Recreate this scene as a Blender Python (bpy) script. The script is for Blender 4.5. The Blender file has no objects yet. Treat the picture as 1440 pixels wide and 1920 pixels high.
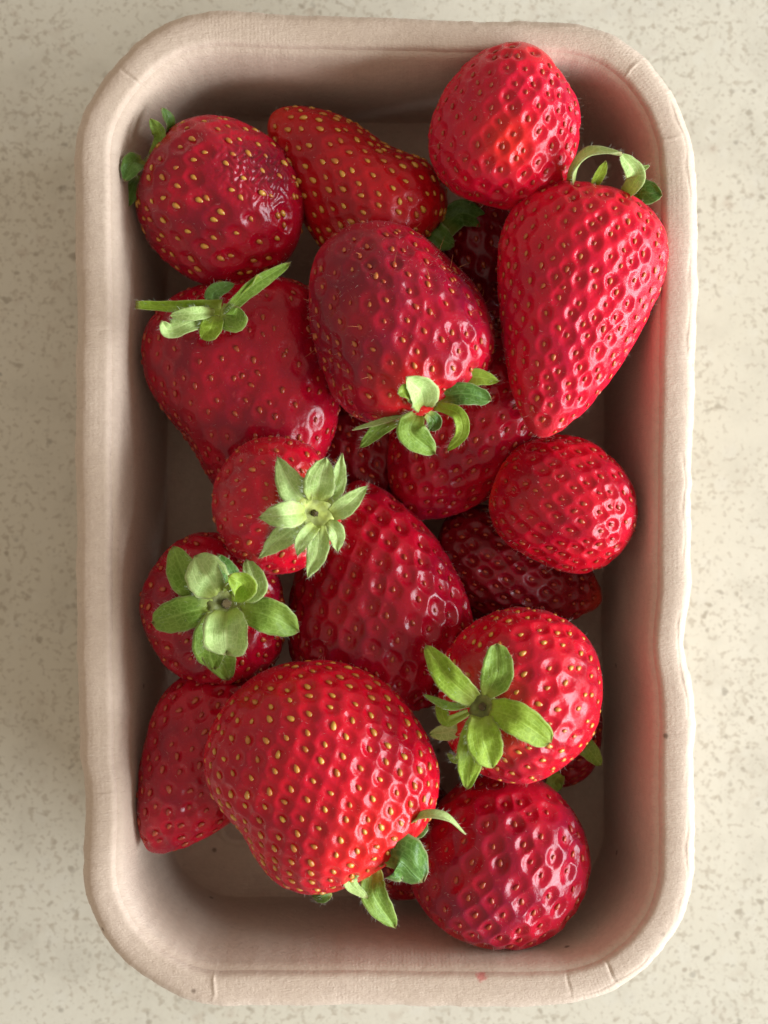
import bpy, bmesh, math, random
import numpy as np
from mathutils import Vector, Matrix

random.seed(7)
SC = bpy.context.scene
COL = SC.collection
MM = 0.001

# ------------------------------------------------------------------ camera
CAM_H = 0.385          # camera height over the countertop
RIM_Z = 0.045          # height of the punnet rim
cam_d = bpy.data.cameras.new('camera')
cam_d.sensor_fit = 'VERTICAL'
cam_d.lens = 50.0
cam_d.sensor_height = 2 * 50.0 * 0.096 / (CAM_H - RIM_Z)
cam_d.clip_start = 0.01
cam_d.clip_end = 20
cam_d.dof.use_dof = True
cam_d.dof.focus_distance = CAM_H - 0.047
cam_d.dof.aperture_fstop = 15.0
cam = bpy.data.objects.new('camera', cam_d)
cam.location = (0, 0, CAM_H)
COL.objects.link(cam)
SC.camera = cam
SC.render.resolution_x = 768
SC.render.resolution_y = 1024

# ------------------------------------------------------------------ light
SC.view_settings.view_transform = 'Standard'
SC.view_settings.look = 'None'
SC.view_settings.exposure = 0.0
SC.view_settings.gamma = 1.0
world = bpy.data.worlds.new('World')
SC.world = world
world.use_nodes = True
bg = world.node_tree.nodes['Background']
bg.inputs['Color'].default_value = (1.0, 0.875, 0.72, 1)
bg.inputs['Strength'].default_value = 0.51

win_d = bpy.data.lights.new('window_light', 'AREA')
win_d.shape = 'RECTANGLE'
win_d.size = 1.9
win_d.size_y = 0.70
win_d.energy = 68.0
win_d.color = (0.85, 0.94, 1.0)
win = bpy.data.objects.new('window_light', win_d)
win.location = (1.40, -0.36, 0.52)
win.rotation_euler = (Vector((0, 0, 0.03)) - Vector(win.location)).to_track_quat('-Z', 'Y').to_euler()
COL.objects.link(win)

# ------------------------------------------------------------------ helpers
def P(u, v, zmm):
    """place on the table for a point of the photo at height z (mm) over the counter"""
    z = zmm * MM
    k = 1e-4 * (CAM_H - z) / (CAM_H - RIM_Z)
    return Vector(((u - 720) * k, (960 - v) * k, z))

def pxs(px, zmm):
    return px * 1e-4 * (CAM_H - zmm * MM) / (CAM_H - RIM_Z)

def new_mesh_obj(name, verts, faces, mat, parent=None, smooth=True, uvs=None):
    me = bpy.data.meshes.new(name)
    me.from_pydata([tuple(v) for v in verts], [], [tuple(f) for f in faces])
    me.validate()
    if smooth:
        me.polygons.foreach_set('use_smooth', [True] * len(me.polygons))
    if uvs is not None:
        uvl = me.uv_layers.new(name='UVMap')
        li = np.empty(len(me.loops), dtype=np.int32)
        me.loops.foreach_get('vertex_index', li)
        uvl.data.foreach_set('uv', np.asarray(uvs, dtype=np.float32)[li].ravel())
    if mat:
        me.materials.append(mat)
    o = bpy.data.objects.new(name, me)
    COL.objects.link(o)
    if parent:
        o.parent = parent
        o.matrix_parent_inverse = Matrix()
    me.update()
    return o

class NT:
    """small helper to write node materials"""
    def __init__(self, name):
        self.m = bpy.data.materials.new(name)
        self.m.use_nodes = True
        self.t = self.m.node_tree
        self.b = self.t.nodes['Principled BSDF']
        self.out = self.t.nodes['Material Output']
    def n(self, kind, props=None, **inp):
        nd = self.t.nodes.new(kind)
        for k, v in (props or {}).items():
            setattr(nd, k, v)
        for k, v in inp.items():
            self.set(nd, k.replace('_', ' '), v)
        return nd
    def set(self, nd, k, v):
        s = nd.inputs[int(k[1:])] if (k[0] == 'i' and k[1:].isdigit()) else nd.inputs[k]
        if isinstance(v, bpy.types.NodeSocket):
            self.t.links.new(v, s)
        else:
            if isinstance(v, tuple) and len(v) == 3 and s.type == 'RGBA':
                v = v + (1,)
            s.default_value = v
    def noise(self, vec, scale, detail=3, rough=0.55, dist=0.0):
        return self.n('ShaderNodeTexNoise', Vector=vec, Scale=scale, Detail=detail, Roughness=rough, Distortion=dist).outputs['Fac']
    def ramp(self, fac, a, b, lo=0.0, hi=1.0):
        nd = self.n('ShaderNodeMapRange', {'interpolation_type': 'SMOOTHSTEP'}, Value=fac)
        nd.inputs['From Min'].default_value = a
        nd.inputs['From Max'].default_value = b
        nd.inputs['To Min'].default_value = lo
        nd.inputs['To Max'].default_value = hi
        return nd.outputs['Result']
    def mix(self, fac, a, b, mode='MIX'):
        nd = self.t.nodes.new('ShaderNodeMix')
        nd.data_type = 'RGBA'
        nd.blend_type = mode
        for i, v in ((0, fac), (6, a), (7, b)):
            if isinstance(v, bpy.types.NodeSocket):
                self.t.links.new(v, nd.inputs[i])
            else:
                nd.inputs[i].default_value = v + (1,) if isinstance(v, tuple) and len(v) == 3 else v
        return nd.outputs[2]
    def math(self, op, a, b=0.0):
        nd = self.n('ShaderNodeMath', {'operation': op}, i0=a, i1=b)
        return nd.outputs[0]
    def bump(self, h, strength, dist):
        return self.n('ShaderNodeBump', Strength=strength, Distance=dist, Height=h)

# ------------------------------------------------------------------ materials
def mat_counter():
    k = NT('speckled_quartz')
    co = k.n('ShaderNodeTexCoord').outputs['Object']
    big = k.noise(co, 9, 3)
    base = k.mix(k.ramp(big, .3, .7), (0.635, 0.585, 0.475), (0.685, 0.635, 0.53))
    cloud = k.noise(co, 70, 4, .6)
    base = k.mix(k.ramp(cloud, .45, .75, 0, .45), base, (0.50, 0.455, 0.37))
    # white-ish chips
    v0 = k.n('ShaderNodeTexVoronoi', Vector=co, Scale=160)
    base = k.mix(k.ramp(v0.outputs['Distance'], .18, .32, .10, 0), base, (0.74, 0.72, 0.66))
    # brown-grey specks of several sizes, rounded and slightly soft
    for sc, lo, hi, colr, amt, msc, m0 in ((620, .54, .70, (0.35, 0.28, 0.20), .42, 60, .40), (430, .60, .74, (0.27, 0.215, 0.155), .55, 70, .46), (850, .55, .70, (0.38, 0.31, 0.23), .40, 90, .35), (240, .58, .80, (0.44, 0.33, 0.25), .35, 45, .48), (300, .68, .78, (0.19, 0.155, 0.12), .50, 50, .50)):
        off = k.n('ShaderNodeVectorMath', {'operation': 'ADD'}, i0=co, i1=(sc * .37, sc * .11, 0)).outputs[0]
        spot = k.ramp(k.noise(off, sc, 1.5, .4), lo, hi)
        mask = k.ramp(k.noise(off, msc, 2), m0, m0 + .12)
        base = k.mix(k.math('MULTIPLY', k.math('MULTIPLY', spot, mask), amt), base, colr)
    k.set(k.b, 'Base Color', base)
    k.set(k.b, 'Roughness', k.ramp(k.noise(co, 60), .3, .7, .38, .5))
    k.set(k.b, 'Specular IOR Level', 0.35)
    k.set(k.b, 'Normal', k.bump(k.noise(co, 900, 2), .08, .0004).outputs[0])
    return k.m

def mat_pulp():
    k = NT('moulded_pulp')
    tc = k.n('ShaderNodeTexCoord')
    co = tc.outputs['Object']
    uv = tc.outputs['UV']
    base = k.mix(k.ramp(k.noise(co, 45, 4), .35, .65), (0.61, 0.475, 0.37), (0.66, 0.52, 0.415))
    base = k.mix(k.ramp(k.noise(co, 700, 3, .7), .3, .7, 0, .35), base, (0.49, 0.365, 0.29))
    # stretched fibres
    mp = k.n('ShaderNodeMapping', Vector=co, Rotation=(0, 0, .6), Scale=(1, 5, 1))
    f1 = k.noise(mp.outputs[0], 420, 3, .6, 1.5)
    mp2 = k.n('ShaderNodeMapping', Vector=co, Rotation=(0, 0, -.9), Scale=(1, 6, 1))
    f2 = k.noise(mp2.outputs[0], 380, 3, .6, 1.5)
    base = k.mix(k.ramp(f1, .62, .72, 0, .35), base, (0.36, 0.25, 0.17))
    base = k.mix(k.ramp(f2, .64, .73, 0, .4), base, (0.74, 0.64, 0.53))
    v = k.n('ShaderNodeTexVoronoi', Vector=co, Scale=170)
    pick = k.ramp(k.n('ShaderNodeSeparateColor', Color=v.outputs['Color']).outputs[0], .90, .93)
    spk = k.math('MULTIPLY', k.ramp(v.outputs['Distance'], .04, .13, 1, 0), pick)
    base = k.mix(k.math('MULTIPLY', spk, .75), base, (0.13, 0.08, 0.05))
    # juice stains on the bottom rim and the top left corner
    for (u, vv, r, a) in ((903, 1829, .0014, .6), (376, 120, .0009, .5), (1225, 1240, .0012, .25)):
        p = P(u, vv, 44.5)
        d = k.n('ShaderNodeVectorMath', {'operation': 'DISTANCE'}, i0=co)
        d.inputs[1].default_value = p
        dd = k.math('ADD', d.outputs['Value'], k.math('MULTIPLY', k.noise(co, 900, 2), .0016))
        base = k.mix(k.ramp(dd, r * .9, r * 1.5, a, 0), base, (0.55, 0.05, 0.06))
    k.set(k.b, 'Base Color', base)
    k.set(k.b, 'Roughness', .82)
    k.set(k.b, 'Specular IOR Level', .25)
    k.set(k.b, 'Sheen Weight', .12)
    h = k.math('ADD', k.noise(co, 1100, 4, .7), k.math('MULTIPLY', k.math('ADD', f1, f2), .8))
    # imprint of the forming mesh
    sep = k.n('ShaderNodeSeparateXYZ', Vector=uv)
    s1 = k.math('SINE', k.math('MULTIPLY', sep.outputs[0], 2 * math.pi * 760))
    s2 = k.math('SINE', k.math('MULTIPLY', sep.outputs[1], 2 * math.pi * 110))
    patch = k.ramp(k.noise(co, 40, 2), .42, .62)
    h = k.math('ADD', h, k.math('MULTIPLY', k.math('ADD', k.math('MULTIPLY', s1, .045), k.math('MULTIPLY', s2, .05)), patch))
    k.set(k.b, 'Normal', k.bump(h, .40, .00032).outputs[0])
    return k.m

def mat_berry(name, deep, bright, pale=(0.80, 0.10, 0.02), mixbias=.5, rough=.2, bloom=.25, tip_pale=0.0, base_pale=0.0, tone=1.0):
    k = NT(name)
    tc = k.n('ShaderNodeTexCoord')
    co = tc.outputs['Object']
    pit = k.n('ShaderNodeAttribute', {'attribute_name': 'pit'}).outputs['Fac']
    ax = k.n('ShaderNodeAttribute', {'attribute_name': 'axis'}).outputs['Fac']
    n1 = k.noise(co, 55, 3)
    c = k.mix(k.ramp(n1, mixbias - .16, mixbias + .16), deep, bright)
    # skin between the pits is a little paler than the wet-looking pits
    c = k.mix(k.math('MULTIPLY', pit, .6), k.mix(.03, c, (0.70, 0.05, 0.09)), bright)
    if tip_pale:
        c = k.mix(k.math('MULTIPLY', k.ramp(ax, .86, 1.0), tip_pale), c, pale)
    if base_pale:
        c = k.mix(k.math('MULTIPLY', k.ramp(k.math('ADD', ax, k.math('MULTIPLY', n1, .10)), .05, .16, 1, 0), base_pale), c, pale)
    pt = k.n('ShaderNodeAttribute', {'attribute_name': 'patch'}).outputs['Fac']
    c = k.mix(pt, c, (0.76, 0.022, 0.007))
    du = k.n('ShaderNodeAttribute', {'attribute_name': 'dull'}).outputs['Fac']
    dn = k.math('MULTIPLY', du, k.ramp(k.noise(co, 330, 4, .6), .3, .65, .45, 1))
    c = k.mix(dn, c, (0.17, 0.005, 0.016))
    spots = k.noise(co, 900, 2, .6)
    c = k.mix(k.ramp(spots, .62, .76, 0, .15), c, (0.85, 0.13, 0.12))
    k.set(k.b, 'Base Color', c)
    k.set(k.b, 'Roughness', k.ramp(k.noise(co, 260, 3), .3, .7, rough * .8, rough * 1.5))
    k.set(k.b, 'Specular IOR Level', .30)
    k.set(k.b, 'Subsurface Weight', .4)
    k.set(k.b, 'Subsurface Radius', (1.0, 0.12, 0.08))
    k.set(k.b, 'Subsurface Scale', .0016)
    k.set(k.b, 'Coat Weight', .10)
    k.set(k.b, 'Coat Roughness', .06)
    k.set(k.b, 'Sheen Weight', bloom * .22)
    k.set(k.b, 'Sheen Roughness', .45)
    k.set(k.b, 'Sheen Tint', (1.0, .45, .5))
    h = k.math('ADD', k.noise(co, 420, 4, .62, .6), k.math('MULTIPLY', k.noise(co, 1500, 3), .4))
    k.set(k.b, 'Normal', k.bump(h, .5, .00034).outputs[0])
    return k.m

def mat_seed(name, a, b):
    k = NT(name)
    r = k.n('ShaderNodeObjectInfo').outputs['Random']
    co = k.n('ShaderNodeTexCoord').outputs['Object']
    c = k.mix(r, a, b)
    c = k.mix(k.ramp(k.noise(co, 1.6, 2), .45, .7, 0, .5), c, (0.30, 0.10, 0.015))
    k.set(k.b, 'Base Color', c)
    k.set(k.b, 'Roughness', .32)
    k.set(k.b, 'Subsurface Weight', .15)
    k.set(k.b, 'Subsurface Scale', .0005)
    k.set(k.b, 'Coat Weight', .3)
    k.set(k.b, 'Coat Roughness', .2)
    return k.m

def mat_leaf(name, a, b, rough=.5, fuzz=.25, trans=.35):
    k = NT(name)
    tc = k.n('ShaderNodeTexCoord')
    co, uv = tc.outputs['Object'], tc.outputs['UV']
    sep = k.n('ShaderNodeSeparateXYZ', Vector=uv)
    across = k.math('ABSOLUTE', k.math('SUBTRACT', sep.outputs[1], .5))
    # curved side veins running from the midrib towards the tip
    vv = k.math('SUBTRACT', k.math('MULTIPLY', sep.outputs[1], 9.0), 0.0)
    wob = k.noise(co, 300, 2)
    ph = k.math('ADD', k.math('MULTIPLY', vv, 2 * math.pi), k.math('MULTIPLY', wob, 5.0))
    vein = k.ramp(k.math('SINE', ph), .72, 1.0)
    mid = k.ramp(across, .015, .05, 1, 0)
    vein = k.math('MAXIMUM', k.math('MULTIPLY', vein, .6), mid)
    net = k.n('ShaderNodeTexVoronoi', {'feature': 'DISTANCE_TO_EDGE'}, Vector=co, Scale=900)
    netl = k.ramp(net.outputs['Distance'], .02, .12, .35, 0)
    c = k.mix(k.ramp(k.noise(co, 160, 4, .6), .35, .65), a, b)
    lighter = tuple(min(1, x * 1.5 + .05) for x in b)
    c = k.mix(k.math('MULTIPLY', vein, .45), c, lighter)
    c = k.mix(netl, c, lighter)
    c = k.mix(k.ramp(sep.outputs[0], .0, .34, .75, 0), c, (0.50, 0.56, 0.10))
    edge = k.ramp(across, .44, .5, 0, .45)
    c = k.mix(edge, c, (0.60, 0.52, 0.30))
    c = k.mix(k.ramp(sep.outputs[0], .93, 1.0, 0, .6), c, (0.45, 0.24, 0.12))
    k.set(k.b, 'Base Color', c)
    k.set(k.b, 'Roughness', rough)
    k.set(k.b, 'Specular IOR Level', .4)
    k.set(k.b, 'Sheen Weight', fuzz)
    k.set(k.b, 'Sheen Roughness', .5)
    h = k.math('ADD', k.noise(co, 1200, 3), k.math('MULTIPLY', vein, .8))
    k.set(k.b, 'Normal', k.bump(h, .4, .0003).outputs[0])
    tr = k.n('ShaderNodeBsdfTranslucent', Color=k.mix(.5, c, (0.35, 0.55, 0.04)))
    mx = k.n('ShaderNodeMixShader', Fac=trans)
    k.t.links.new(k.b.outputs[0], mx.inputs[1])
    k.t.links.new(tr.outputs[0], mx.inputs[2])
    k.t.links.new(mx.outputs[0], k.out.inputs['Surface'])
    return k.m

def mat_plain(name, c, rough=.6, sheen=0.0):
    k = NT(name)
    co = k.n('ShaderNodeTexCoord').outputs['Object']
    k.set(k.b, 'Base Color', k.mix(k.ramp(k.noise(co, 500, 3), .35, .65), c, tuple(x * .6 for x in c)))
    k.set(k.b, 'Roughness', rough)
    k.set(k.b, 'Sheen Weight', sheen)
    return k.m

M_COUNTER = mat_counter()
M_PULP = mat_pulp()
LEAF = {
    'pale': mat_leaf('sepal_pale_underside', (0.43, 0.60, 0.17), (0.53, 0.70, 0.25), .6, .1, .3),
    'mid': mat_leaf('sepal_green', (0.19, 0.33, 0.03), (0.28, 0.42, 0.055), .45, .08, .35),
    'lime': mat_leaf('sepal_lime', (0.30, 0.45, 0.025), (0.40, 0.54, 0.05), .5, .08, .45),
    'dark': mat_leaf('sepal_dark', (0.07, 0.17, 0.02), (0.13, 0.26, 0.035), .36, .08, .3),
}
M_HUB = mat_plain('calyx_hub_yellow_green', (0.52, 0.58, 0.12), .6, .3)
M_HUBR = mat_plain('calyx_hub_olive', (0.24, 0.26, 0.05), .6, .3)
M_SCAR = mat_plain('stem_scar_brown', (0.16, 0.11, 0.04), .8, .2)
M_FUZZ = mat_plain('fine_hair', (0.80, 0.62, 0.50), .5, .3)
M_STYLE = mat_plain('dried_style', (0.62, 0.22, 0.07), .5, .2)
M_FLEAF = mat_plain('leaf_hair', (0.75, 0.80, 0.62), .5, .3)

# ------------------------------------------------------------------ countertop
def countertop():
    bm = bmesh.new()
    bmesh.ops.create_cube(bm, size=1, matrix=Matrix.Translation((0.0, 0.0, -0.015)) @ Matrix.Diagonal((1.6, 1.2, 0.03, 1)))
    bmesh.ops.bevel(bm, geom=list(bm.edges), offset=.003, segments=2, affect='EDGES')
    me = bpy.data.meshes.new('countertop')
    bm.to_mesh(me); bm.free()
    me.materials.append(M_COUNTER)
    o = bpy.data.objects.new('countertop', me)
    o['kind'] = 'structure'
    COL.objects.link(o)
countertop()

# ------------------------------------------------------------------ punnet
TCX, TCY = 0.35, 0.55      # centre (mm)
def rounded_rect(hx, hy, r, n):
    """n points evenly along a rounded rectangle with outward normals (mm)"""
    sx, sy, arc = 2 * (hx - r), 2 * (hy - r), math.pi * r / 2
    per = 2 * sx + 2 * sy + 4 * arc
    s = np.arange(n) / n * per
    pts = np.zeros((n, 2)); nr = np.zeros((n, 2))
    segs = [('l', (hx, -(hy - r)), (0, 1), (1, 0), sy), ('a', (hx - r, hy - r), 0, None, arc),
            ('l', (hx - r, hy), (-1, 0), (0, 1), sx), ('a', (-(hx - r), hy - r), 90, None, arc),
            ('l', (-hx, hy - r), (0, -1), (-1, 0), sy), ('a', (-(hx - r), -(hy - r)), 180, None, arc),
            ('l', (-(hx - r), -hy), (1, 0), (0, -1), sx), ('a', (hx - r, -(hy - r)), 270, None, arc)]
    a0 = 0.0
    for kind, p, d, nn, ln in segs:
        m = (s >= a0 - 1e-9) & (s < a0 + ln)
        t = s[m] - a0
        if kind == 'l':
            pts[m] = np.array(p) + t[:, None] * np.array(d)
            nr[m] = nn
        else:
            ang = np.radians(d) + t / r
            nr[m] = np.stack([np.cos(ang), np.sin(ang)], 1)
            pts[m] = np.array(p) + r * nr[m]
        a0 += ln
    return pts, nr, s / per

def punnet():
    n = 2000
    pts, nr, s = rounded_rect(58.7, 94.0, 27.5, n)
    # the rim is a little warped: pinches and bulges seen in the photo
    U = 720 + (pts[:, 0] + TCX) * 10
    V = 960 - (pts[:, 1] + TCY) * 10
    g = lambda a, b, w: np.exp(-((U - a) ** 2 + (V - b) ** 2) / (w * w))
    sm = lambda x, a, b: np.clip((x - a) / (b - a), 0, 1) ** 2 * (3 - 2 * np.clip((x - a) / (b - a), 0, 1))
    ins = np.zeros(n)
    ins += 2.0 * g(1300, 1205, 75)
    ins += 1.0 * g(1300, 930, 160) * .6
    ins += sm(-U, -420, -230) * 1.1 * sm(V, 1410, 1490)
    ins += 1.7 * g(245, 150, 70) - .5 * g(330, 70, 50) - .9 * g(440, 20, 70)
    ins += sm(-V, -330, -150) * 1.3 * sm(U, 560, 860)
    ins += 0
    ins -= .4 * g(1310, 1600, 90)
    for kf, am, ph in ((3, .25, 1), (7, .18, 2.2), (13, .13, .4), (29, .07, 1.9), (61, .05, .3), (137, .03, 2)):
        ins += am * np.sin(2 * np.pi * kf * s + ph)
    rng = np.random.RandomState(3)
    ragged = rng.normal(0, 1, n)
    ragged = np.convolve(np.r_[ragged[-6:], ragged, ragged[:6]], np.ones(9) / 9, 'same')[6:-6] * .22
    # profile: (inset from outer edge, z, raggedness weight)
    prof = [(1.5, 37.4), (.7, 37.2), (.1, 37.6), (-.05, 38.4), (.0, 39.6), (.12, 41.0), (.4, 42.3), (.85, 43.4), (1.35, 44.2), (1.75, 44.6), (2.0, 44.75),
            (2.2, 44.84), (2.4, 44.90), (2.8, 44.99), (3.4, 45.08), (4.2, 45.1), (5.0, 45.05), (5.7, 45.0), (6.25, 44.92), (6.65, 44.7), (6.95, 44.3), (7.2, 43.7), (7.5, 42.6)]
    za, zb = 42.6, 11.0
    for i in range(1, 17):
        t = i / 16
        prof.append((7.5 + 4.6 * t, za + (zb - za) * t))
    for i in range(1, 9):
        a = math.radians(8 + 82 * i / 8)
        prof.append((12.1 + 7.6 * (1 - math.cos(a)), 11.0 - 7.8 * math.sin(a) + 0.0))
    lastz = prof[-1][1]
    prof += [(22.5, lastz - .05), (23.0, lastz + .05), (23.4, lastz + .6), (23.8, lastz + 1.25), (24.4, lastz + 1.4), (25.0, lastz + 1.2), (25.6, lastz + .6), (27, lastz + .4), (31, lastz + .95), (38, lastz + .9), (46, lastz + .85)]
    ntop = len(prof)
    under = [(45, lastz + .1), (26, lastz + .1), (24.2, lastz - .6), (22.6, .3), (20, .3), (16, 1.6), (13.4, 5), (12.9, 11), (8.5, 42.2), (7.6, 43.5), (6.2, 44.1), (3.6, 44.2), (2.4, 43.0), (1.9, 40.0)]
    prof_all = prof + under
    verts = []; uvs = []
    NP = len(prof_all)
    creases = [(403, 1830, 0.22, .9), (1066, 1835, -.22, .7), (1142, 1815, -.30, .9), (262, 158, -.3, .8), (1165, 150, .2, .8), (1240, 262, .16, .6), (172, 620, -.12, .8), (180, 1490, .12, 1.0)]
    cr = []
    for (cu, cv, amp, wd) in creases:
        i0 = int(np.argmin((U - cu) ** 2 + (V - cv) ** 2))
        cr.append((i0, amp, wd))
    per_mm = 2 * np.pi * 27.5 + 2 * (2 * 30.7) + 2 * (2 * 66.5)
    idx = np.arange(n)
    Z = np.zeros((NP, n)); X = np.zeros((NP, n)); Y = np.zeros((NP, n))
    half = np.array([57.7, 93.2])
    for j, (o, z) in enumerate(prof_all):
        depth = max(0.0, (45 - z) / 42)
        w = max(0.0, 1 - o / 18.0)                       # warp fades down the wall
        off = o + ins * w
        if o < 3.0:
            off = off + ragged * (1 - o / 3.0)
        if o < 26.5:
            x = pts[:, 0] - nr[:, 0] * off
            y = pts[:, 1] - nr[:, 1] * off
        else:                                            # floor: shrink towards the middle line
            x0 = pts[:, 0] - nr[:, 0] * 26.4
            y0 = pts[:, 1] - nr[:, 1] * 26.4
            f = 1 - (o - 26.4) / 22.0
            x = x0 * f
            y = y0 * (1 - (1 - f) * .6)
        zz = np.full(n, float(z))
        if j < ntop and o < 9:
            for (i0, amp, wd) in cr:
                dd = ((idx - i0 + n // 2) % n - n // 2) * per_mm / n + .22 * math.sin(o * 1.3 + i0)
                zz = zz + amp * np.exp(-(dd / .28) ** 2) * math.exp(-((o - 4.8) / (2.6 * wd)) ** 2)
            crack = np.clip(np.sin(2 * np.pi * 17 * s + 1) + .8 * np.sin(2 * np.pi * 41 * s) + .6, 0, 1)
            zz = zz - .17 * crack * np.clip((U - 900) / 200, .15, 1) * np.exp(-((o - 2.2 - .18 * np.sin(2 * np.pi * 53 * s)) / .16) ** 2)
            zz = zz + .16 * np.sin(2 * np.pi * 5 * s + 1.0) + .10 * np.sin(2 * np.pi * 11 * s + o * .3)
        X[j] = x + TCX; Y[j] = y + TCY; Z[j] = zz
    verts = np.stack([X.ravel(), Y.ravel(), Z.ravel()], 1) * MM
    plen = np.cumsum([0] + [math.dist(prof_all[i], prof_all[i - 1]) for i in range(1, NP)]) / 100.0
    uv = np.stack([np.tile(s, NP), np.repeat(plen, n)], 1)
    faces = []
    a = np.arange(n); b = (a + 1) % n
    for j in range(NP):
        jn = (j + 1) % NP
        if j == ntop - 1:
            continue
        if j == NP - 1:
            jn = 0
        q = np.stack([j * n + a, jn * n + a, jn * n + b, j * n + b], 1)
        faces.append(q)
    faces = np.concatenate(faces)
    faces = [tuple(f) for f in faces.tolist()]
    # close the floor, above and below
    vl = [tuple(v) for v in verts]
    vl.append((TCX * MM, TCY * MM, (lastz + .85) * MM)); ct = len(vl) - 1
    vl.append((TCX * MM, TCY * MM, (lastz + .1) * MM)); cb = len(vl) - 1
    uv = np.vstack([uv, [[.5, .9], [.5, .95]]])
    for i in range(n):
        faces.append(((ntop - 1) * n + i, ct, (ntop - 1) * n + (i + 1) % n))
        faces.append((ntop * n + i, ntop * n + (i + 1) % n, cb))
    o = new_mesh_obj('punnet', vl, faces, M_PULP, None, True, uv)
    o['label'] = 'beige moulded pulp punnet with rounded corners holding the strawberries'
    o['category'] = 'punnet'
    return o
punnet()

# ------------------------------------------------------------------ strawberries
def ico(sub):
    bm = bmesh.new()
    bmesh.ops.create_icosphere(bm, subdivisions=sub, radius=1.0)
    me = bpy.data.meshes.new('ico')
    bm.to_mesh(me); bm.free()
    me.polygons.foreach_set('use_smooth', [True] * len(me.polygons))
    co = np.empty(len(me.vertices) * 3, dtype=np.float32)
    me.vertices.foreach_get('co', co)
    return me, co.reshape(-1, 3).astype(np.float64)
ICO = {7: ico(7), 6: ico(6)}

def make_seed_mesh(name, mat):
    bm = bmesh.new()
    bmesh.ops.create_uvsphere(bm, u_segments=8, v_segments=5, radius=1.0)
    for v in bm.verts:
        x, y, z = v.co      # z is the long axis here
        w = (1 - .35 * z) * .62
        v.co = (x * w, z * 1.0, y * .48)
    me = bpy.data.meshes.new(name)
    bm.to_mesh(me); bm.free()
    me.polygons.foreach_set('use_smooth', [True] * len(me.polygons))
    me.materials.append(mat)
    return me

SEEDM = {
    'yellow': make_seed_mesh('seed', mat_seed('seed_yellow', (0.66, 0.36, 0.05), (0.50, 0.14, 0.02))),
    'orange': make_seed_mesh('seed', mat_seed('seed_orange', (0.54, 0.16, 0.03), (0.42, 0.035, 0.012))),
    'red': make_seed_mesh('seed', mat_seed('seed_red', (0.36, 0.015, 0.010), (0.44, 0.07, 0.018))),
}
BM = {
    'crimson': mat_berry('berry_crimson', (0.21, 0.0006, 0.013), (0.45, 0.001, 0.016), mixbias=.5, rough=.21),
    'red': mat_berry('berry_red', (0.33, 0.001, 0.016), (0.58, 0.002, 0.016), mixbias=.5, rough=.21, base_pale=.4),
    'pink': mat_berry('berry_light_red', (0.44, 0.0015, 0.028), (0.64, 0.003, 0.024), mixbias=.48, rough=.22, tip_pale=.15, bloom=.35),
    'orange': mat_berry('berry_orange_red', (0.34, 0.001, 0.008), (0.52, 0.003, 0.007), mixbias=.5, rough=.3, tip_pale=.2, bloom=.15),
    'dark': mat_berry('berry_shade_darkened', (0.13, 0.0005, 0.006), (0.26, 0.0008, 0.009), mixbias=.5, rough=.28, tip_pale=.3, bloom=.2),  # berry red darkened to paint in the shade deep in the heap
    'purple': mat_berry('berry_purple_red', (0.19, 0.001, 0.019), (0.44, 0.0015, 0.016), mixbias=.52, rough=.19, base_pale=.5, bloom=.4),
}
GROUP = 'strawberries heaped in the punnet'
BERRIES = []     # for checks

def profile(t, tm, p1, p2, q2):
    t = np.clip(t, 0, 1)
    a = np.clip((tm - t) / tm, 0, 1)
    b = np.clip((t - tm) / (1 - tm), 0, 1)
    return np.where(t < tm, np.clip(1 - a ** p1, 0, 1) ** .5, np.clip(1 - b ** p2, 0, 1) ** q2)

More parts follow.
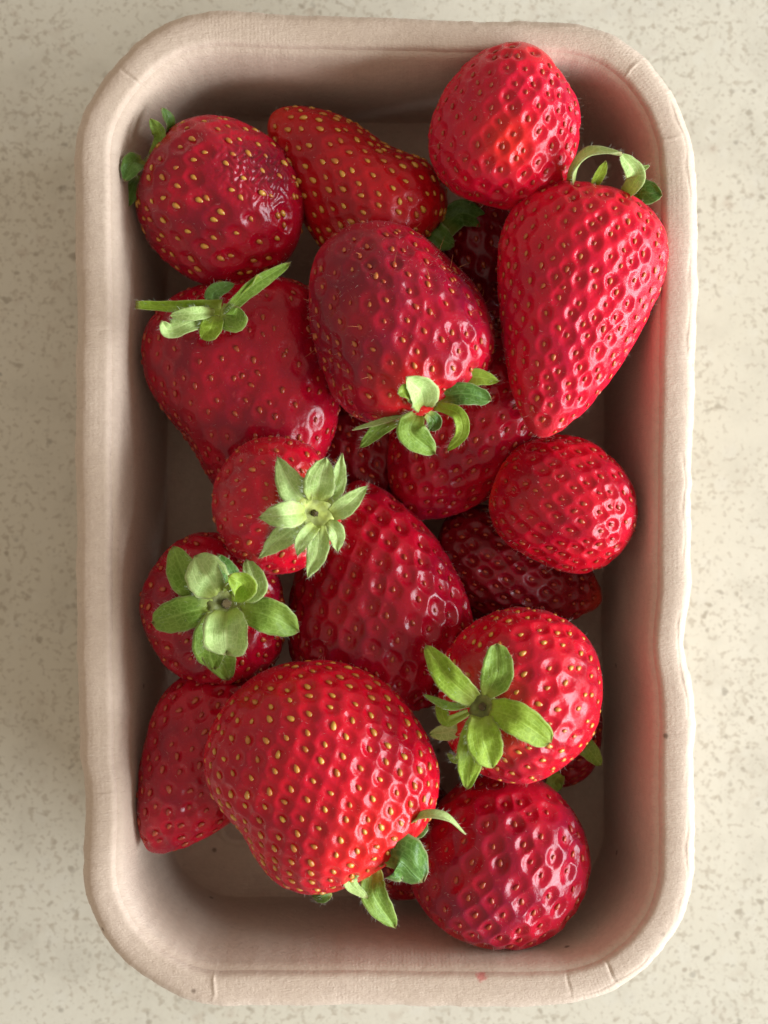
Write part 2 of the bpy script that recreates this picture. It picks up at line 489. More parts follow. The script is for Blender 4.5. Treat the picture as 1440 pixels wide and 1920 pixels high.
def strawberry(label, c, z, L, W, d, tilt=0.0, tm=.42, p1=2.2, p2=1.9, q2=.6, squash=.92, seeds=190, mat='red', seed='orange',
               pit=.55, sub=7, bumps=(), lump=.03, sd=1, calyx=None, jitter=.22, bend=0.0, fuzz=900, flat=(), patch=(), dull=(), styles=0, seed_size=.72, group=GROUP):
    rng = np.random.RandomState(sd)
    # frame
    dv = Vector((d[0], -d[1], 0)).normalized()
    tl = math.radians(tilt)
    ax = Vector((dv.x * math.cos(tl), dv.y * math.cos(tl), math.sin(tl)))
    side = Vector((-dv.y, dv.x, 0))
    up = ax.cross(side)
    R = Matrix((side, up, ax)).transposed()           # local x=side, y=up, z=axis(calyx->tip)
    centre = P(c[0], c[1], z)
    k = pxs(1, z)
    Lw, Ww = L * k, W * k
    root = bpy.data.objects.new('strawberry', None)
    root.empty_display_size = .01
    root.location = centre
    root['label'] = label
    root['category'] = 'strawberry'
    root['group'] = group
    COL.objects.link(root)
    Rn = np.array(R)

    ph = rng.rand(8) * 6.28
    def base(t, phi):
        r = profile(t, tm, p1, p2, q2) * Ww / 2
        zz = (t - .5) * Lw
        # dimple under the calyx
        zz = zz + Lw * .055 * np.exp(-(r / (.17 * Ww)) ** 2) * (t < .3)
        r = r * (1 + lump * np.sin(2 * phi + ph[0] + 2.0 * t) + lump * .7 * np.sin(3 * phi + ph[1] + 4 * t) + lump * .5 * np.sin(5 * phi + ph[2] - 7 * t))
        r = r * (1 + lump * .6 * np.sin(6.5 * t + ph[3] + phi))
        x = r * np.cos(phi); y = r * np.sin(phi) * squash
        x = x + bend * Lw * (t - .5) ** 2
        p = np.stack([x, y, zz], -1) @ Rn.T
        # lumps and dents given in photo pixels relative to the centre (x right, y down), height towards the camera
        for (bu, bv, bz, rad, amp) in bumps:
            q = np.array([bu * k, -bv * k, bz * k])
            dd = ((p - q) ** 2).sum(-1)
            nn = p / (np.linalg.norm(p, axis=-1, keepdims=True) + 1e-9)
            p = p + nn * (amp * k * np.exp(-dd / (rad * k) ** 2))[..., None]
        return p
    src, dirs = ICO[sub]
    t = (1 - dirs[:, 2]) / 2
    t = 1 - t                                          # +z -> tip
    phi = np.arctan2(dirs[:, 1], dirs[:, 0])
    pos = base(t, phi)
    me = src.copy(); me.name = 'flesh'
    me.vertices.foreach_set('co', pos.astype(np.float32).ravel())
    me.update()
    nrm = np.empty(len(me.vertices) * 3, dtype=np.float32)
    me.vertex_normals.foreach_get('vector', nrm)
    nrm = nrm.reshape(-1, 3).astype(np.float64)
    # seeds on a spiral, equal area
    tt = np.linspace(0, 1, 800)
    rr = profile(tt, tm, p1, p2, q2) * Ww / 2
    ds = np.sqrt(np.gradient(rr, tt) ** 2 + Lw ** 2)
    dA = 2 * np.pi * rr * np.minimum(ds, Lw * 3)
    cum = np.concatenate([[0], np.cumsum((dA[1:] + dA[:-1]) / 2 * np.diff(tt))])
    area = cum[-1]
    q = (np.arange(seeds) + .5) / seeds
    q = .025 + q * .965
    ts = np.interp(q * area, cum, tt)
    phs = np.arange(seeds) * 2.399963 + ph[5]
    spc = math.sqrt(area / seeds)
    rs = np.interp(ts, tt, rr)
    ts = ts + rng.uniform(-1, 1, seeds) * jitter * spc / Lw
    phs = phs + rng.uniform(-1, 1, seeds) * jitter * spc / np.maximum(rs, spc)
    ts = np.clip(ts, .02, .995)
    sp = base(ts, phs)
    spacing = math.sqrt(area / seeds)
    # pits
    axn = np.array(ax)
    def squeeze(p):
        a = p @ axn
        return (p - a[:, None] * axn * .22).astype(np.float32)
    A = squeeze(pos); B = squeeze(sp)
    d1 = np.full(len(A), 9.0, dtype=np.float32); i1 = np.zeros(len(A), dtype=np.int32); d2 = d1.copy()
    for s0 in range(0, len(A), 8192):
        a = A[s0:s0 + 8192]
        D = (a ** 2).sum(1)[:, None] + (B ** 2).sum(1)[None] - 2 * a @ B.T
        part = np.partition(D, 1, axis=1)
        i1[s0:s0 + 8192] = D.argmin(1)
        d1[s0:s0 + 8192] = np.sqrt(np.maximum(part[:, 0], 0)); d2[s0:s0 + 8192] = np.sqrt(np.maximum(part[:, 1], 0))
    dep = 1.32 * pit * MM * (.7 + .6 * rng.rand(seeds))
    wid = .9 + .25 * rng.rand(seeds)
    x = d1 / (.53 * spacing * wid[i1])
    sx = np.clip((x - .28) / .66, 0, 1); sx = sx * sx * (3 - 2 * sx)
    flatw = np.ones(len(A))
    for (bu, bv, bz, rad, amt) in flat:
        qq = np.array([bu * k, -bv * k, bz * k])
        flatw = flatw * (1 - amt * np.exp(-(((pos - qq) ** 2).sum(1) / (rad * k) ** 2) ** 2))
    endf = np.clip((1 - t) / .03, 0.25, 1) * np.clip(t / .05, 0, 1)
    ridge = np.clip((d2 - d1) / (.5 * spacing), 0, 1)
    h = -dep[i1] * (1 - sx) * endf * flatw
    h = h + .10 * pit * MM * (1 - ridge) * sx * flatw * -1.0     # faint furrow where swells meet
    # fine wrinkles on flattened areas
    if flat:
        w = (1 - flatw)
        h = h + w * .00034 * np.sin(pos[:, 0] * 2600 + 2 * np.sin(pos[:, 1] * 1500)) * np.sin(pos[:, 1] * 2100 + 1.7 * np.sin(pos[:, 0] * 1900))
    pos2 = pos + nrm * h[:, None]
    me.vertices.foreach_set('co', pos2.astype(np.float32).ravel())
    at = me.attributes.new('pit', 'FLOAT', 'POINT'); at.data.foreach_set('value', ((1 - sx) * flatw).astype(np.float32))
    at = me.attributes.new('axis', 'FLOAT', 'POINT'); at.data.foreach_set('value', t.astype(np.float32))
    for nm, lst in (('patch', patch), ('dull', dull)):
        val = np.zeros(len(A))
        for (bu, bv, bz, rad, amt) in lst:
            qq = np.array([bu * k, -bv * k, bz * k])
            val = np.maximum(val, amt * np.exp(-(((pos - qq) ** 2).sum(1) / (rad * k) ** 2) ** 1.5))
        at = me.attributes.new(nm, 'FLOAT', 'POINT'); at.data.foreach_set('value', val.astype(np.float32))
    me.materials.append(BM[mat])
    me.update()
    fl = bpy.data.objects.new('flesh', me)
    COL.objects.link(fl); fl.parent = root
    # seeds
    smesh = SEEDM[seed]
    cdir = np.array(cam.location - centre)
    hid_v, hid_f = [], []
    sv = np.array([v.co[:] for v in smesh.vertices]); sf = [tuple(p.vertices) for p in smesh.polygons]
    step = (pos.shape[0])
    sdep = dep * 1.0
    size = seed_size * MM
    for i in range(seeds):
        j = int(((pos - sp[i]) ** 2).sum(1).argmin())
        n_ = nrm[j]; e_ = float(np.clip((1 - ts[i]) / .03, .25, 1) * np.clip(ts[i] / .05, 0, 1) * flatw[j])
        pp = sp[i] - n_ * (sdep[i] * e_ - .12 * MM)
        tz = axn - n_ * (axn @ n_)
        if np.linalg.norm(tz) < 1e-3:
            tz = np.array([1.0, 0, 0])
        tz = tz / np.linalg.norm(tz)
        ang = rng.normal(0, .32)
        bx = np.cross(tz, n_)
        tz2 = tz * math.cos(ang) + bx * math.sin(ang)
        bx = np.cross(tz2, n_)
        s_ = size * (.74 + .44 * rng.rand())
        M = Matrix(((bx[0], tz2[0], n_[0], pp[0]), (bx[1], tz2[1], n_[1], pp[1]), (bx[2], tz2[2], n_[2], pp[2]), (0, 0, 0, 1)))
        vis = n_ @ (cdir - pp)
        if vis > 0.02 * np.linalg.norm(cdir):
            o = bpy.data.objects.new('seed', smesh)
            COL.objects.link(o); o.parent = root
            o.matrix_local = M @ Matrix.Diagonal((s_, s_, s_, 1))
        else:
            b0 = len(hid_v)
            R3 = np.array(M)[:3, :3]
            hid_v += [tuple(v) for v in (sv * s_) @ R3.T + pp]
            hid_f += [tuple(b0 + a for a in f) for f in sf]
    if hid_v:
        o = new_mesh_obj('underside_seeds', hid_v, hid_f, smesh.materials[0], root)
        o['kind'] = 'stuff'
    # fine hairs
    if fuzz:
        hv, hf = [], []
        ids = rng.randint(0, len(pos2), fuzz)
        for i in ids:
            n_ = nrm[i]
            if n_ @ cdir < -.35 * np.linalg.norm(cdir):
                continue
            ln = (.45 + .55 * rng.rand()) * MM
            dr = n_ + rng.normal(0, .35, 3) - axn * .25
            dr /= np.linalg.norm(dr)
            p0 = pos2[i]; w_ = np.cross(dr, rng.normal(0, 1, 3)); w_ = w_ / np.linalg.norm(w_) * .011 * MM
            p1_ = p0 + dr * ln * .6; p2_ = p0 + (dr + rng.normal(0, .3, 3)) * ln
            b0 = len(hv)
            hv += [tuple(p0 - w_), tuple(p0 + w_), tuple(p1_ + w_ * .8), tuple(p1_ - w_ * .8), tuple(p2_)]
            hf += [(b0, b0 + 1, b0 + 2, b0 + 3), (b0 + 3, b0 + 2, b0 + 4)]
        o = new_mesh_obj('hairs', hv, hf, M_FUZZ, root); o['kind'] = 'stuff'
    if styles:
        hv, hf = [], []
        for i in rng.permutation(seeds)[:styles]:
            j = int(((pos - sp[i]) ** 2).sum(1).argmin()); n_ = nrm[j]
            dr = n_ * .8 + rng.normal(0, .6, 3); dr /= np.linalg.norm(dr)
            p0 = sp[i] + n_ * 0; w_ = np.cross(dr, rng.normal(0, 1, 3)); w_ = w_ / np.linalg.norm(w_) * .05 * MM
            ln = (1.1 + .8 * rng.rand()) * MM
            bnd = rng.normal(0, .35, 3)
            b0 = len(hv)
            for s_ in range(4):
                f = s_ / 3
                pc = p0 + dr * ln * f + bnd * ln * f * f
                hv += [tuple(pc - w_ * (1 - .7 * f)), tuple(pc + w_ * (1 - .7 * f))]
            for s_ in range(3):
                a = b0 + s_ * 2
                hf.append((a, a + 1, a + 3, a + 2))
        o = new_mesh_obj('dried_styles', hv, hf, M_STYLE, root); o['kind'] = 'stuff'
    BERRIES.append((label, root, fl))
    if calyx:
        make_calyx(root, centre, calyx, rng)
    return root

# ------------------------------------------------------------------ calyx and leaves
def catmull(pts, n):
    P_ = [2 * pts[0] - pts[1]] + list(pts) + [2 * pts[-1] - pts[-2]]
    m = len(pts) - 1
    out = []
    for i in range(n + 1):
        x = i / n * m
        s = min(int(x), m - 1); f = x - s
        a, b, c, d = P_[s:s + 4]
        out.append(.5 * ((2 * b) + (c - a) * f + (2 * a - 5 * b + 4 * c - d) * f * f + (3 * b - a - 3 * c + d) * f ** 3))
    return out

def leaf_mesh(pts_px, zh, w_px, origin, rng, n0=(0, 0, 1), n1=None, cup=.25, base_w=.55, tipk=1.0, teeth=0, wmax=.48, thick=.16, stem=False):
    pts = [np.array(P(u, v, zh + dz)) for (u, v, dz) in pts_px]
    NS, NC = 22, 10
    cl = catmull(pts, NS)
    n0 = np.array(n0, float); n1 = np.array(n1 if n1 is not None else n0, float)
    w = pxs(w_px, zh)
    V = []; UV = []
    th = thick * MM
    crink = rng.rand(4) * 6.28
    layers = []
    N_ = []
    for i in range(NS + 1):
        f = i / NS
        tg = cl[min(i + 1, NS)] - cl[max(i - 1, 0)]
        tg /= np.linalg.norm(tg) + 1e-12
        nn = n0 * (1 - f) + n1 * f
        nn = nn - tg * (nn @ tg)
        nn /= np.linalg.norm(nn) + 1e-12
        sd = np.cross(nn, tg)
        if stem:
            ww = w * (.75 + .25 * math.cos(f * 3))
        elif f < wmax:
            ww = w * (base_w + (1 - base_w) * math.sin(f / wmax * math.pi / 2))
        else:
            g = (f - wmax) / (1 - wmax)
            ww = w * (max(0.0, 1 - g ** 2.0) ** (.72 * tipk)) + w * .015
        if teeth and f > .8:
            ww *= 1 + .25 * math.sin((f - .8) * 5 * math.pi * teeth)
        row = []
        for j in range(NC + 1):
            a = j / NC * 2 - 1
            x = a * ww / 2
            lift = cup * ww * .5 * (a * a)
            lift += .030 * w * math.sin(a * 5 + f * 6 + crink[0]) + .022 * w * math.sin(f * 15 + a * 4 + crink[1]) - .03 * w * math.exp(-(a / .12) ** 2)
            edge = .012 * w * math.sin(f * 31 + crink[2]) * abs(a)
            row.append(cl[i] + sd * (x + edge * (1 if a > 0 else -1)) + nn * lift)
            UV.append((f, j / NC))
        V.append(row); N_.append(nn)
    top = np.array(V); n_ = np.array(N_)
    bot = top - n_[:, None, :] * th
    C1 = NC + 1; T = (NS + 1) * C1
    verts = np.vstack([top.reshape(-1, 3), bot.reshape(-1, 3)]) - np.array(origin)
    uvs = UV + UV
    faces = []
    for i in range(NS):
        for j in range(NC):
            a = i * C1 + j
            faces.append((a, a + 1, a + C1 + 1, a + C1))
            faces.append((T + a, T + a + C1, T + a + C1 + 1, T + a + 1))
    for i in range(NS):
        a = i * C1
        faces.append((a, a + C1, T + a + C1, T + a))
        a = i * C1 + NC
        faces.append((a, T + a, T + a + C1, a + C1))
    for j in range(NC):
        a = NS * C1 + j
        faces.append((a, a + 1, T + a + 1, T + a)); faces.append((j, T + j, T + j + 1, j + 1))
    return verts, faces, uvs, top - np.array(origin), n_

def hairs_on_leaf(top, n_, rng, cnt, parent):
    hv, hf = [], []
    NS, NC = top.shape[0] - 1, top.shape[1] - 1
    for _ in range(cnt):
        i = rng.randint(1, NS)
        if rng.rand() < .65:
            j = 0 if rng.rand() < .5 else NC
        else:
            j = rng.randint(0, NC)
        p = top[i, j] + (top[min(i + 1, NS), j] - top[i, j]) * rng.rand()
        out = top[i, j] - top[i, NC // 2]
        out = out / (np.linalg.norm(out) + 1e-9)
        tg = top[min(i + 1, NS), j] - top[i - 1, j]; tg = tg / (np.linalg.norm(tg) + 1e-9)
        dr = out * (1 if j in (0, NC) else .2) + tg * .8 + n_[i] * .4 + rng.normal(0, .25, 3)
        dr /= np.linalg.norm(dr)
        ln = (.5 + .6 * rng.rand()) * MM
        w_ = np.cross(dr, rng.normal(0, 1, 3)); w_ = w_ / np.linalg.norm(w_) * .014 * MM
        b0 = len(hv)
        hv += [tuple(p - w_), tuple(p + w_), tuple(p + dr * ln)]
        hf.append((b0, b0 + 1, b0 + 2))
    return hv, hf

def make_calyx(root, centre, cal, rng):
    (u, v, zh) = cal['hub']
    hr = cal.get('r', 26)
    hn = Vector(cal.get('n', (0, 0, 1))).normalized()
    hub_p = P(u, v, zh) - centre
    k = pxs(1, zh)
    # hub: shallow cup with a broken stem scar
    bm = bmesh.new()
    rings = [(0.10, -.30), (.20, -.16), (.34, -.22), (.55, -.04), (.8, .02), (1.0, -.06), (1.12, -.3)]
    seg = 28
    q = Vector((0, 0, 1)).rotation_difference(hn)
    vs = []
    for ri, (r, h) in enumerate(rings):
        row = []
        for s in range(seg):
            a = s / seg * 2 * math.pi
            rr = r * (1 + (.12 * math.sin(a * 5 + 1) + .06 * math.sin(a * 9)) * min(1, r)) * hr * k
            p = Vector((rr * math.cos(a), rr * math.sin(a), h * hr * k + (.05 * hr * k * math.sin(a * 7 + ri) if r > .4 else 0)))
            row.append(bm.verts.new(hub_p + q @ p))
        vs.append(row)
    for a_, b_ in zip(vs, vs[1:]):
        for s in range(seg):
            bm.faces.new((a_[s], a_[(s + 1) % seg], b_[(s + 1) % seg], b_[s]))
    bm.faces.new(vs[0][::-1])
    me = bpy.data.meshes.new('calyx')
    bm.normal_update()
    bm.to_mesh(me); bm.free()
    me.polygons.foreach_set('use_smooth', [True] * len(me.polygons))
    me.materials.append(M_HUB if cal.get('hubc', 'y') == 'y' else M_HUBR)
    co = bpy.data.objects.new('calyx', me)
    COL.objects.link(co); co.parent = root
    if cal.get('scar', True):
        bm = bmesh.new()
        bmesh.ops.create_cone(bm, segments=16, radius1=.27 * hr * k * cal.get('scar_r', 1), radius2=.20 * hr * k * cal.get('scar_r', 1), depth=.34 * hr * k, cap_ends=True)
        bmesh.ops.subdivide_edges(bm, edges=list(bm.edges), cuts=1)
        for vv in bm.verts:
            vv.co += Vector(rng.normal(0, .022 * hr * k, 3).tolist())
            vv.co = hub_p + q @ (vv.co + Vector((0, 0, -.12 * hr * k)))
        me = bpy.data.meshes.new('stem_scar'); bm.to_mesh(me); bm.free()
        me.materials.append(M_SCAR)
        so = bpy.data.objects.new('stem_scar', me)
        COL.objects.link(so); so.parent = co
    hv, hf = [], []
    for lf in cal['leaves']:
        pts, w, m = lf[0], lf[1], lf[2]
        op = lf[3] if len(lf) > 3 else {}
        verts, faces, uvs, top, n_ = leaf_mesh(pts, zh, w, centre, rng, **op)
        o = new_mesh_obj('leaf', verts, faces, LEAF[m], None, True, uvs)
        o.parent = co
        a, b = hairs_on_leaf(top, n_, rng, cal.get('hair', 70), co)
        b0 = len(hv)
        hv += a; hf += [tuple(b0 + x for x in f) for f in b]
    if hv:
        o = new_mesh_obj('leaf_hairs', hv, hf, M_FLEAF, None)
        o.parent = co; o['kind'] = 'stuff'

#BERRIES_BEGIN
# deep ones first, shade of the gaps painted into their red -----------------------------------------------------------
strawberry('shade-darkened strawberry deep in the gap to the right of the pale starry calyx', (700, 850), 19, 260, 230, (.3, 1), mat='dark', seed='red', sub=6, seeds=170, sd=31, fuzz=0)
strawberry('shade-darkened strawberry deep in the gap beneath the top right berry, with dark leaves', (900, 500), 20, 270, 240, (.2, 1), mat='dark', seed='red', sub=6, seeds=170, sd=32, fuzz=0,
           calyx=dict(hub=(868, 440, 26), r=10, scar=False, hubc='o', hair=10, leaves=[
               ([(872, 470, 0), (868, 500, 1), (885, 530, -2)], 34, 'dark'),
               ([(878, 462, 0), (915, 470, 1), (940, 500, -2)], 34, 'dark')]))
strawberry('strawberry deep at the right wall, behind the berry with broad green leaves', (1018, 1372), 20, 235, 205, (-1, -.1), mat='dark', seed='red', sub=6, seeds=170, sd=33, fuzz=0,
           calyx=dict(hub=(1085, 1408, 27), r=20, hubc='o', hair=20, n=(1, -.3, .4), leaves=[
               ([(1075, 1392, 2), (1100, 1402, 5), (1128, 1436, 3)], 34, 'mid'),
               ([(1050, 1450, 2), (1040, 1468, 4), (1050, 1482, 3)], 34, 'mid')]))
strawberry('shade-darkened strawberry lying on the punnet floor behind the broad front berry', (760, 1560), 19, 260, 225, (-.2, -1), mat='dark', seed='red', sub=6, seeds=170, sd=34, fuzz=0)
strawberry('shade-darkened strawberry beneath the small round berry, orange tip towards the right wall', (966, 1070), 22, 345, 222, (1, .36), tm=.42, p2=1.8, q2=.65, mat='dark', seed='red', seeds=230, seed_size=.55, sd=35, fuzz=500)  # dark colour stands in for the deep shade under the round berry

# middle layer ----------------------------------------------------------------
strawberry('orange red wedge shaped strawberry at the top, pointed end towards the upper left', (656, 342), 31, 390, 268, (-.86, -.76), tm=.30, p1=2.2, p2=1.35, q2=.55, squash=.95,
           mat='orange', seed='yellow', seeds=290, pit=.28, sd=2, bumps=((95, -80, 50, 85, -26),), lump=.02, fuzz=600, seed_size=.75,
           calyx=dict(hub=(815, 440, 30), r=22, hubc='o', hair=20, n=(1, -1, .6), leaves=[
               ([(800, 425, 1), (812, 440, 5), (852, 462, 4)], 52, 'dark', dict(base_w=.8)),
               ([(830, 432, 0), (865, 400, 2), (915, 418, 0)], 50, 'dark', dict(base_w=.8))]))
strawberry('broad two-lobed strawberry with spread leaves on its top edge, left of the centre', (464, 740), 30, 450, 375, (.08, 1), tm=.36, p1=2.6, p2=1.6, q2=.6, squash=.78,
           mat='crimson', seed='red', seeds=330, seed_size=.62, pit=.26, sd=3, lump=.03, jitter=.35, fuzz=900, bumps=((140, 90, 80, 110, 20), (-10, -20, 130, 70, -20), (90, -150, 90, 80, 22), (-130, 120, 30, 90, -22)),
           calyx=dict(hub=(408, 586, 44), r=20, hubc='y', scar=False, n=(0, 1, .6), leaves=[
               ([(415, 578, 2), (340, 576, 4), (254, 572, 5)], 30, 'lime', dict(stem=True, cup=.9, thick=.9)),
               ([(405, 592, 3), (355, 605, 6), (318, 618, 6), (303, 602, 8)], 36, 'pale', dict(base_w=.7)),
               ([(400, 585, 3), (365, 588, 7), (318, 592, 7)], 26, 'pale'),
               ([(402, 592, 4), (395, 615, 6), (378, 636, 5)], 42, 'lime', dict(base_w=.8)),
               ([(412, 588, 4), (440, 598, 6), (445, 575, 8)], 50, 'mid', dict(base_w=.8)),
               ([(420, 590, 3), (470, 540, 8), (545, 492, 9)], 32, 'mid', dict(n0=(.5, -.3, .8))),
               ([(438, 570, 4), (472, 535, 8), (483, 516, 11)], 24, 'lime', dict(n0=(.7, -.3, .5))),
               ([(405, 580, 0), (400, 550, 0), (440, 532, -1)], 30, 'dark')]))
strawberry('dark red strawberry under the leaves of the upper centre berry, blunt tip downwards', (868, 800), 28, 400, 275, (-.62, 1), tm=.38, p1=2.2, p2=1.9, q2=.62,
           mat='crimson', seed='red', seeds=300, pit=.36, sd=4, seed_size=.6, fuzz=500)
strawberry('large dark red strawberry without leaves, between the pale calyx and the largest berry', (706, 1127), 31, 460, 345, (-.16, -1), tm=.40, p1=2.3, p2=1.7, q2=.68, squash=.85,
           mat='crimson', seed='red', seeds=250, pit=.62, sd=5, seed_size=.56, fuzz=700, lump=.02, jitter=.2)
strawberry('crimson strawberry with a leathery flattened patch in the upper left corner', (412, 375), 34, 318, 300, (1, .55), tm=.50, p1=2.5, p2=2.4, q2=.52,
           mat='crimson', seed='yellow', seeds=190, pit=.45, sd=6, fuzz=700, flat=((85, -45, 110, 78, 1.0),), dull=((90, -45, 110, 80, .8),), bumps=((105, -60, 100, 60, -16), (120, 95, 30, 60, 14), (-10, 140, 20, 60, 6)), jitter=.3,
           calyx=dict(hub=(272, 300, 34), r=20, hubc='o', scar=False, n=(-1, .6, .4), leaves=[
               ([(300, 262, 2), (318, 235, 4), (303, 202, 6)], 32, 'dark', dict(n0=(.8, .2, .6))),
               ([(285, 292, 3), (300, 255, 6), (281, 222, 8)], 28, 'mid', dict(n0=(-.3, .2, .9))),
               ([(270, 302, 3), (250, 306, 7), (234, 340, 8)], 40, 'dark', dict(n0=(.2, .2, .9))),
               ([(262, 330, 0), (248, 350, 2), (240, 388, 2)], 34, 'dark')]))
strawberry('strawberry in the lower left with its pointed end against the left wall', (380, 1432), 33, 385, 258, (-.60, 1), tm=.36, p1=2.2, p2=1.4, q2=.60, squash=.9,
           mat='crimson', seed='red', seeds=190, pit=.42, sd=7, fuzz=600, )
strawberry('strawberry at the left wall topped by a large spreading green calyx, below the pale calyx', (400, 1148), 33, 270, 295, (-.4, .35), tilt=-66, tm=.44, p1=2.5, p2=2.0, q2=.58,
           mat='crimson', seed='orange', seeds=170, pit=.42, sd=8, fuzz=700, lump=.03,
           calyx=dict(hub=(425, 1132, 48), r=40, hubc='o', n=(.2, .1, 1), leaves=[
               ([(400, 1122, 0), (350, 1085, 2), (324, 1024, 0)], 62, 'mid', dict(base_w=.45, n0=(.1, -.2, 1))),
               ([(410, 1112, 2), (388, 1080, 5), (365, 1042, 3)], 78, 'pale', dict(base_w=.55)),
               ([(425, 1108, 1), (432, 1080, 4), (408, 1040, 5)], 36, 'dark', dict(n0=(.6, 0, .8))),
               ([(442, 1112, 1), (478, 1100, 4), (462, 1048, 3)], 48, 'pale', dict(base_w=.6)),
               ([(432, 1112, 4), (455, 1098, 8), (428, 1080, 10)], 52, 'lime', dict(cup=.5)),
               ([(400, 1138, 0), (345, 1150, 2), (285, 1168, -1)], 64, 'mid', dict(base_w=.5, tipk=.7)),
               ([(450, 1142, 0), (505, 1155, 2), (561, 1184, -1)], 66, 'mid', dict(base_w=.4)),
               ([(415, 1155, 0), (405, 1205, 1), (430, 1275, -4)], 68, 'mid', dict(base_w=.6)),
               ([(408, 1150, 1), (392, 1205, 2), (402, 1255, -1)], 62, 'mid', dict(base_w=.6)),
               ([(424, 1145, 3), (424, 1190, 7), (425, 1226, 4)], 82, 'pale', dict(base_w=.5, tipk=.65, cup=.45))]))
strawberry('shiny crimson strawberry in the bottom right corner of the punnet', (940, 1610), 33, 335, 325, (.35, -1), tilt=12, tm=.42, p1=2.4, p2=2.3, q2=.52,
           mat='purple', seed='red', seeds=170, pit=.55, sd=9, seed_size=.64, fuzz=900, lump=.022,
           calyx=dict(hub=(1010, 1740, 24), r=20, hubc='o', scar=False, n=(.4, -1, -.2), leaves=[
               ([(1015, 1750, 0), (1035, 1752, 1), (1056, 1762, 1)], 24, 'dark'),
               ([(990, 1765, 0), (1005, 1780, 1), (1018, 1800, 1)], 26, 'dark', dict(teeth=1))]))
# upper layer -----------------------------------------------------------------
strawberry('small round glossy strawberry beside the right wall, below the long conical one', (1055, 946), 37, 285, 250, (1, .38), tm=.48, p1=2.3, p2=2.3, q2=.52,
           mat='red', seed='red', seeds=205, seed_size=.55, pit=.38, sd=10, fuzz=900, tilt=15)
strawberry('light red egg shaped strawberry in the top right corner with an orange patch', (952, 240), 44, 320, 275, (.28, -1), tilt=14, tm=.42, p1=2.2, p2=2.2, q2=.50,
           mat='pink', seed='red', seeds=225, pit=.42, sd=11, seed_size=.55, fuzz=900, lump=.02, bumps=((70, -60, 90, 50, -9), (110, -110, 20, 60, -12)), patch=((-8, 55, 135, 60, .75),))
strawberry('long conical strawberry along the right wall with curled leaves at its top', (1069, 583), 45, 494, 316, (-.25, 1), tilt=6, tm=.31, p1=2.9, p2=1.25, q2=.58,
           mat='pink', seed='orange', seeds=360, pit=.42, sd=12, fuzz=1200, lump=.012, seed_size=.57,
           calyx=dict(hub=(1135, 362, 44), r=24, scar=False, n=(.3, 1, .2), hair=90, leaves=[
               ([(1072, 352, 4), (1082, 308, 9), (1115, 286, 12), (1166, 287, 14)], 42, 'pale', dict(base_w=.9, n0=(-.6, .3, .8), n1=(.1, .9, .3))),
               ([(1110, 356, 4), (1122, 330, 8), (1136, 302, 11)], 24, 'lime', dict(n0=(.3, 0, .9), base_w=.8)),
               ([(1172, 366, 5), (1192, 330, 10), (1163, 287, 13)], 38, 'pale', dict(base_w=.6, n0=(-.3, .2, 1))),
               ([(1186, 338, 5), (1196, 322, 7), (1218, 310, 8)], 14, 'pale'),
               ([(1185, 372, 0), (1205, 362, 3), (1242, 366, 4)], 50, 'dark', dict(base_w=.9))]))
strawberry('large purplish crimson strawberry in the upper centre, leaves at its lower edge', (742, 602), 44, 385, 350, (-.42, -1), tilt=6, tm=.42, p1=2.6, p2=1.9, q2=.56, squash=.88,
           mat='purple', seed_size=.6, seed='orange', seeds=260, pit=.42, sd=13, fuzz=1300, styles=80, lump=.025, jitter=.32, bumps=((135, -150, 50, 80, -30), (-120, -110, 40, 70, 16), (150, 40, 60, 70, 12), (-150, 110, 40, 80, -20), (-10, 150, 40, 70, 10)), dull=((-40, -110, 140, 110, .75), (-130, 30, 90, 80, .6)), patch=((20, 130, 100, 75, .5),),
           calyx=dict(hub=(802, 758, 51), r=20, hubc='y', scar=False, n=(.3, -1, .4), hair=90, leaves=[
               ([(795, 762, 2), (790, 735, 10), (762, 708, 14)], 56, 'pale', dict(cup=.5, base_w=.5)),
               ([(785, 755, 2), (765, 735, 12), (746, 738, 14)], 30, 'lime'),
               ([(818, 748, 1), (868, 738, 3), (922, 750, 2)], 42, 'dark', dict(teeth=1, base_w=.35)),
               ([(820, 742, -1), (880, 708, 1), (936, 715, 1)], 34, 'lime', dict(base_w=.45)),
               ([(782, 778, 1), (772, 810, 3), (817, 850, 1)], 56, 'mid', dict(base_w=.4, cup=.35)),
               ([(815, 760, 1), (858, 775, 4), (866, 812, 3), (838, 846, 1)], 27, 'lime', dict(base_w=.6)),
               ([(800, 775, -2), (814, 790, -3), (806, 808, -4)], 30, 'dark'),
               ([(790, 768, 0), (725, 788, 1), (660, 806, 0)], 16, 'pale', dict(n0=(0, .7, .6))),
               ([(780, 770, -1), (720, 798, -2), (674, 840, -3)], 30, 'mid', dict(base_w=.3))]))
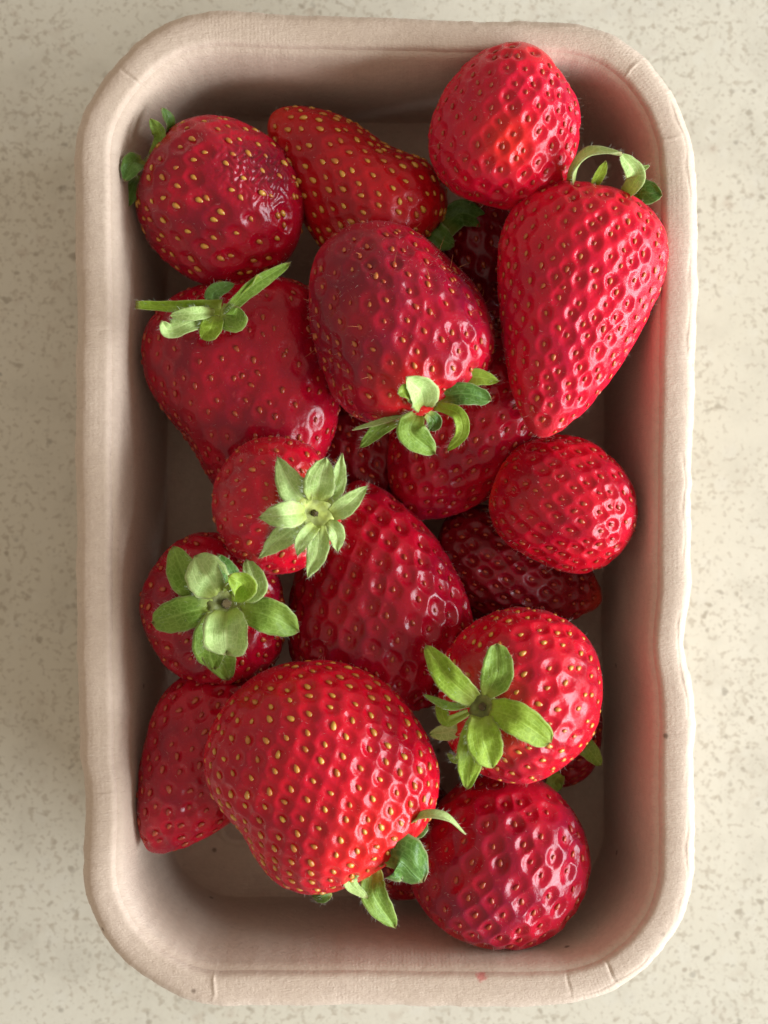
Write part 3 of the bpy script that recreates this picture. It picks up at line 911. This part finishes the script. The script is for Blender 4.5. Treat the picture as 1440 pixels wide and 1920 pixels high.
strawberry('small bright strawberry left of the centre topped by a pale green starry calyx', (514, 945), 44, 235, 262, (-.8, -.15), tilt=-58, tm=.46, p1=2.5, p2=2.0, q2=.56,
           mat='red', seed='orange', seeds=140, pit=.20, sd=14, fuzz=900, lump=.018, seed_size=.62,
           calyx=dict(hub=(592, 963, 55.0), r=44, n=(.45, -.1, 1), scar_r=.5, hair=160, leaves=[
               ([(575, 945, 1), (545, 910, 2), (519, 855, 1)], 56, 'pale', dict(base_w=.5, wmax=.36, tipk=1.45)),
               ([(595, 938, 1), (600, 900, 3), (612, 858, 3)], 60, 'pale', dict(base_w=.6, wmax=.36, tipk=1.1)),
               ([(612, 940, 1), (632, 905, 2), (642, 849, 3)], 36, 'pale', dict(base_w=.7, wmax=.36, tipk=1.45)),
               ([(622, 965, 1), (652, 945, 2), (690, 910, 1)], 40, 'pale', dict(base_w=.6, wmax=.36, tipk=1.45)),
               ([(572, 961, 2), (530, 966, 5.5), (485, 970, 3.5)], 50, 'pale', dict(base_w=.5, wmax=.36, tipk=1.45)),
               ([(575, 978, 1), (532, 1005, 1), (485, 1047, -2)], 46, 'pale', dict(base_w=.6, wmax=.36, tipk=1.45)),
               ([(590, 985, 2), (568, 1012, 3.5), (557, 1042, 1.5)], 30, 'pale', dict(base_w=.8, wmax=.36, tipk=1.45)),
               ([(598, 985, 1), (595, 1035, 1), (577, 1085, -1)], 42, 'pale', dict(base_w=.6, wmax=.36, tipk=1.45)),
               ([(612, 980, 0), (630, 1000, 0), (634, 1036, -3)], 36, 'pale', dict(base_w=.5, wmax=.36, tipk=1.45))]))
strawberry('round strawberry at the lower right with five broad green leaves over its dark hub', (981, 1298), 43, 328, 324, (.8, -.25), tilt=-58, tm=.46, p1=2.6, p2=2.2, q2=.52,
           mat='red', seed='yellow', seeds=195, seed_size=.66, pit=.42, sd=15, fuzz=1300, lump=.022, jitter=.2,
           calyx=dict(hub=(903, 1326, 58), r=30, hubc='o', n=(-.5, -.15, 1), hair=70, leaves=[
               ([(890, 1312, 1), (845, 1275, 3), (797, 1210, 1)], 52, 'lime', dict(base_w=.6)),
               ([(912, 1305, 1), (932, 1262, 3), (932, 1206, 3)], 60, 'mid', dict(base_w=.35, tipk=.7)),
               ([(920, 1330, 1), (970, 1348, 5), (1034, 1392, 2)], 62, 'lime', dict(base_w=.6, tipk=.6)),
               ([(900, 1345, 1), (885, 1400, 2), (876, 1480, -2)], 54, 'lime', dict(base_w=.7)),
               ([(903, 1345, 2), (908, 1390, 4), (925, 1440, 1)], 66, 'lime', dict(base_w=.6)),
               ([(878, 1322, 0), (840, 1324, 1), (793, 1302, 0)], 18, 'mid', dict(n0=(0, .6, .8))),
               ([(878, 1335, -1), (838, 1352, 0), (826, 1325, -2), (818, 1318, -3)], 24, 'lime'),
               ([(870, 1365, -6), (840, 1372, -8), (805, 1378, -10)], 32, 'pale'),
               ([(868, 1405, -5), (855, 1425, -6), (838, 1412, -7)], 14, 'mid')]))
strawberry('largest strawberry, broad and covered in yellow seeds, in the lower part of the punnet', (596, 1452), 44, 440, 415, (-.62, -1), tilt=3, tm=.46, p1=2.7, p2=2.5, q2=.55, squash=.8,
           mat='red', seed='yellow', seeds=400, pit=.42, sd=16, fuzz=1500, lump=.014, jitter=.13, seed_size=.74,
           bumps=((-170, 150, 30, 110, -30), (-150, -20, 40, 90, 8), (150, -20, 30, 90, 8)), patch=((110, 110, 110, 110, .5),),
           calyx=dict(hub=(712, 1612, 47), r=20, scar=False, n=(.6, -1, .3), hair=90, leaves=[
               ([(748, 1562, 2), (790, 1530, 7), (835, 1532, 8), (874, 1564, 6)], 24, 'pale', dict(base_w=.9, n0=(0, .8, .5))),
               ([(745, 1568, 0), (782, 1555, 1), (798, 1538, 0)], 34, 'dark'),
               ([(712, 1605, 3), (752, 1612, 8), (793, 1654, 4)], 92, 'dark', dict(base_w=.45, tipk=.7, cup=-.35)),
               ([(708, 1622, 3), (662, 1632, 6), (658, 1658, 5), (690, 1684, 4)], 30, 'pale', dict(base_w=.7, n1=(.3, .5, .8))),
               ([(700, 1630, 0), (702, 1680, 2), (742, 1740, -2)], 50, 'mid', dict(base_w=.6)),
               ([(620, 1672, -6), (605, 1682, -5), (585, 1680, -6)], 22, 'dark')]))
#BERRIES_END
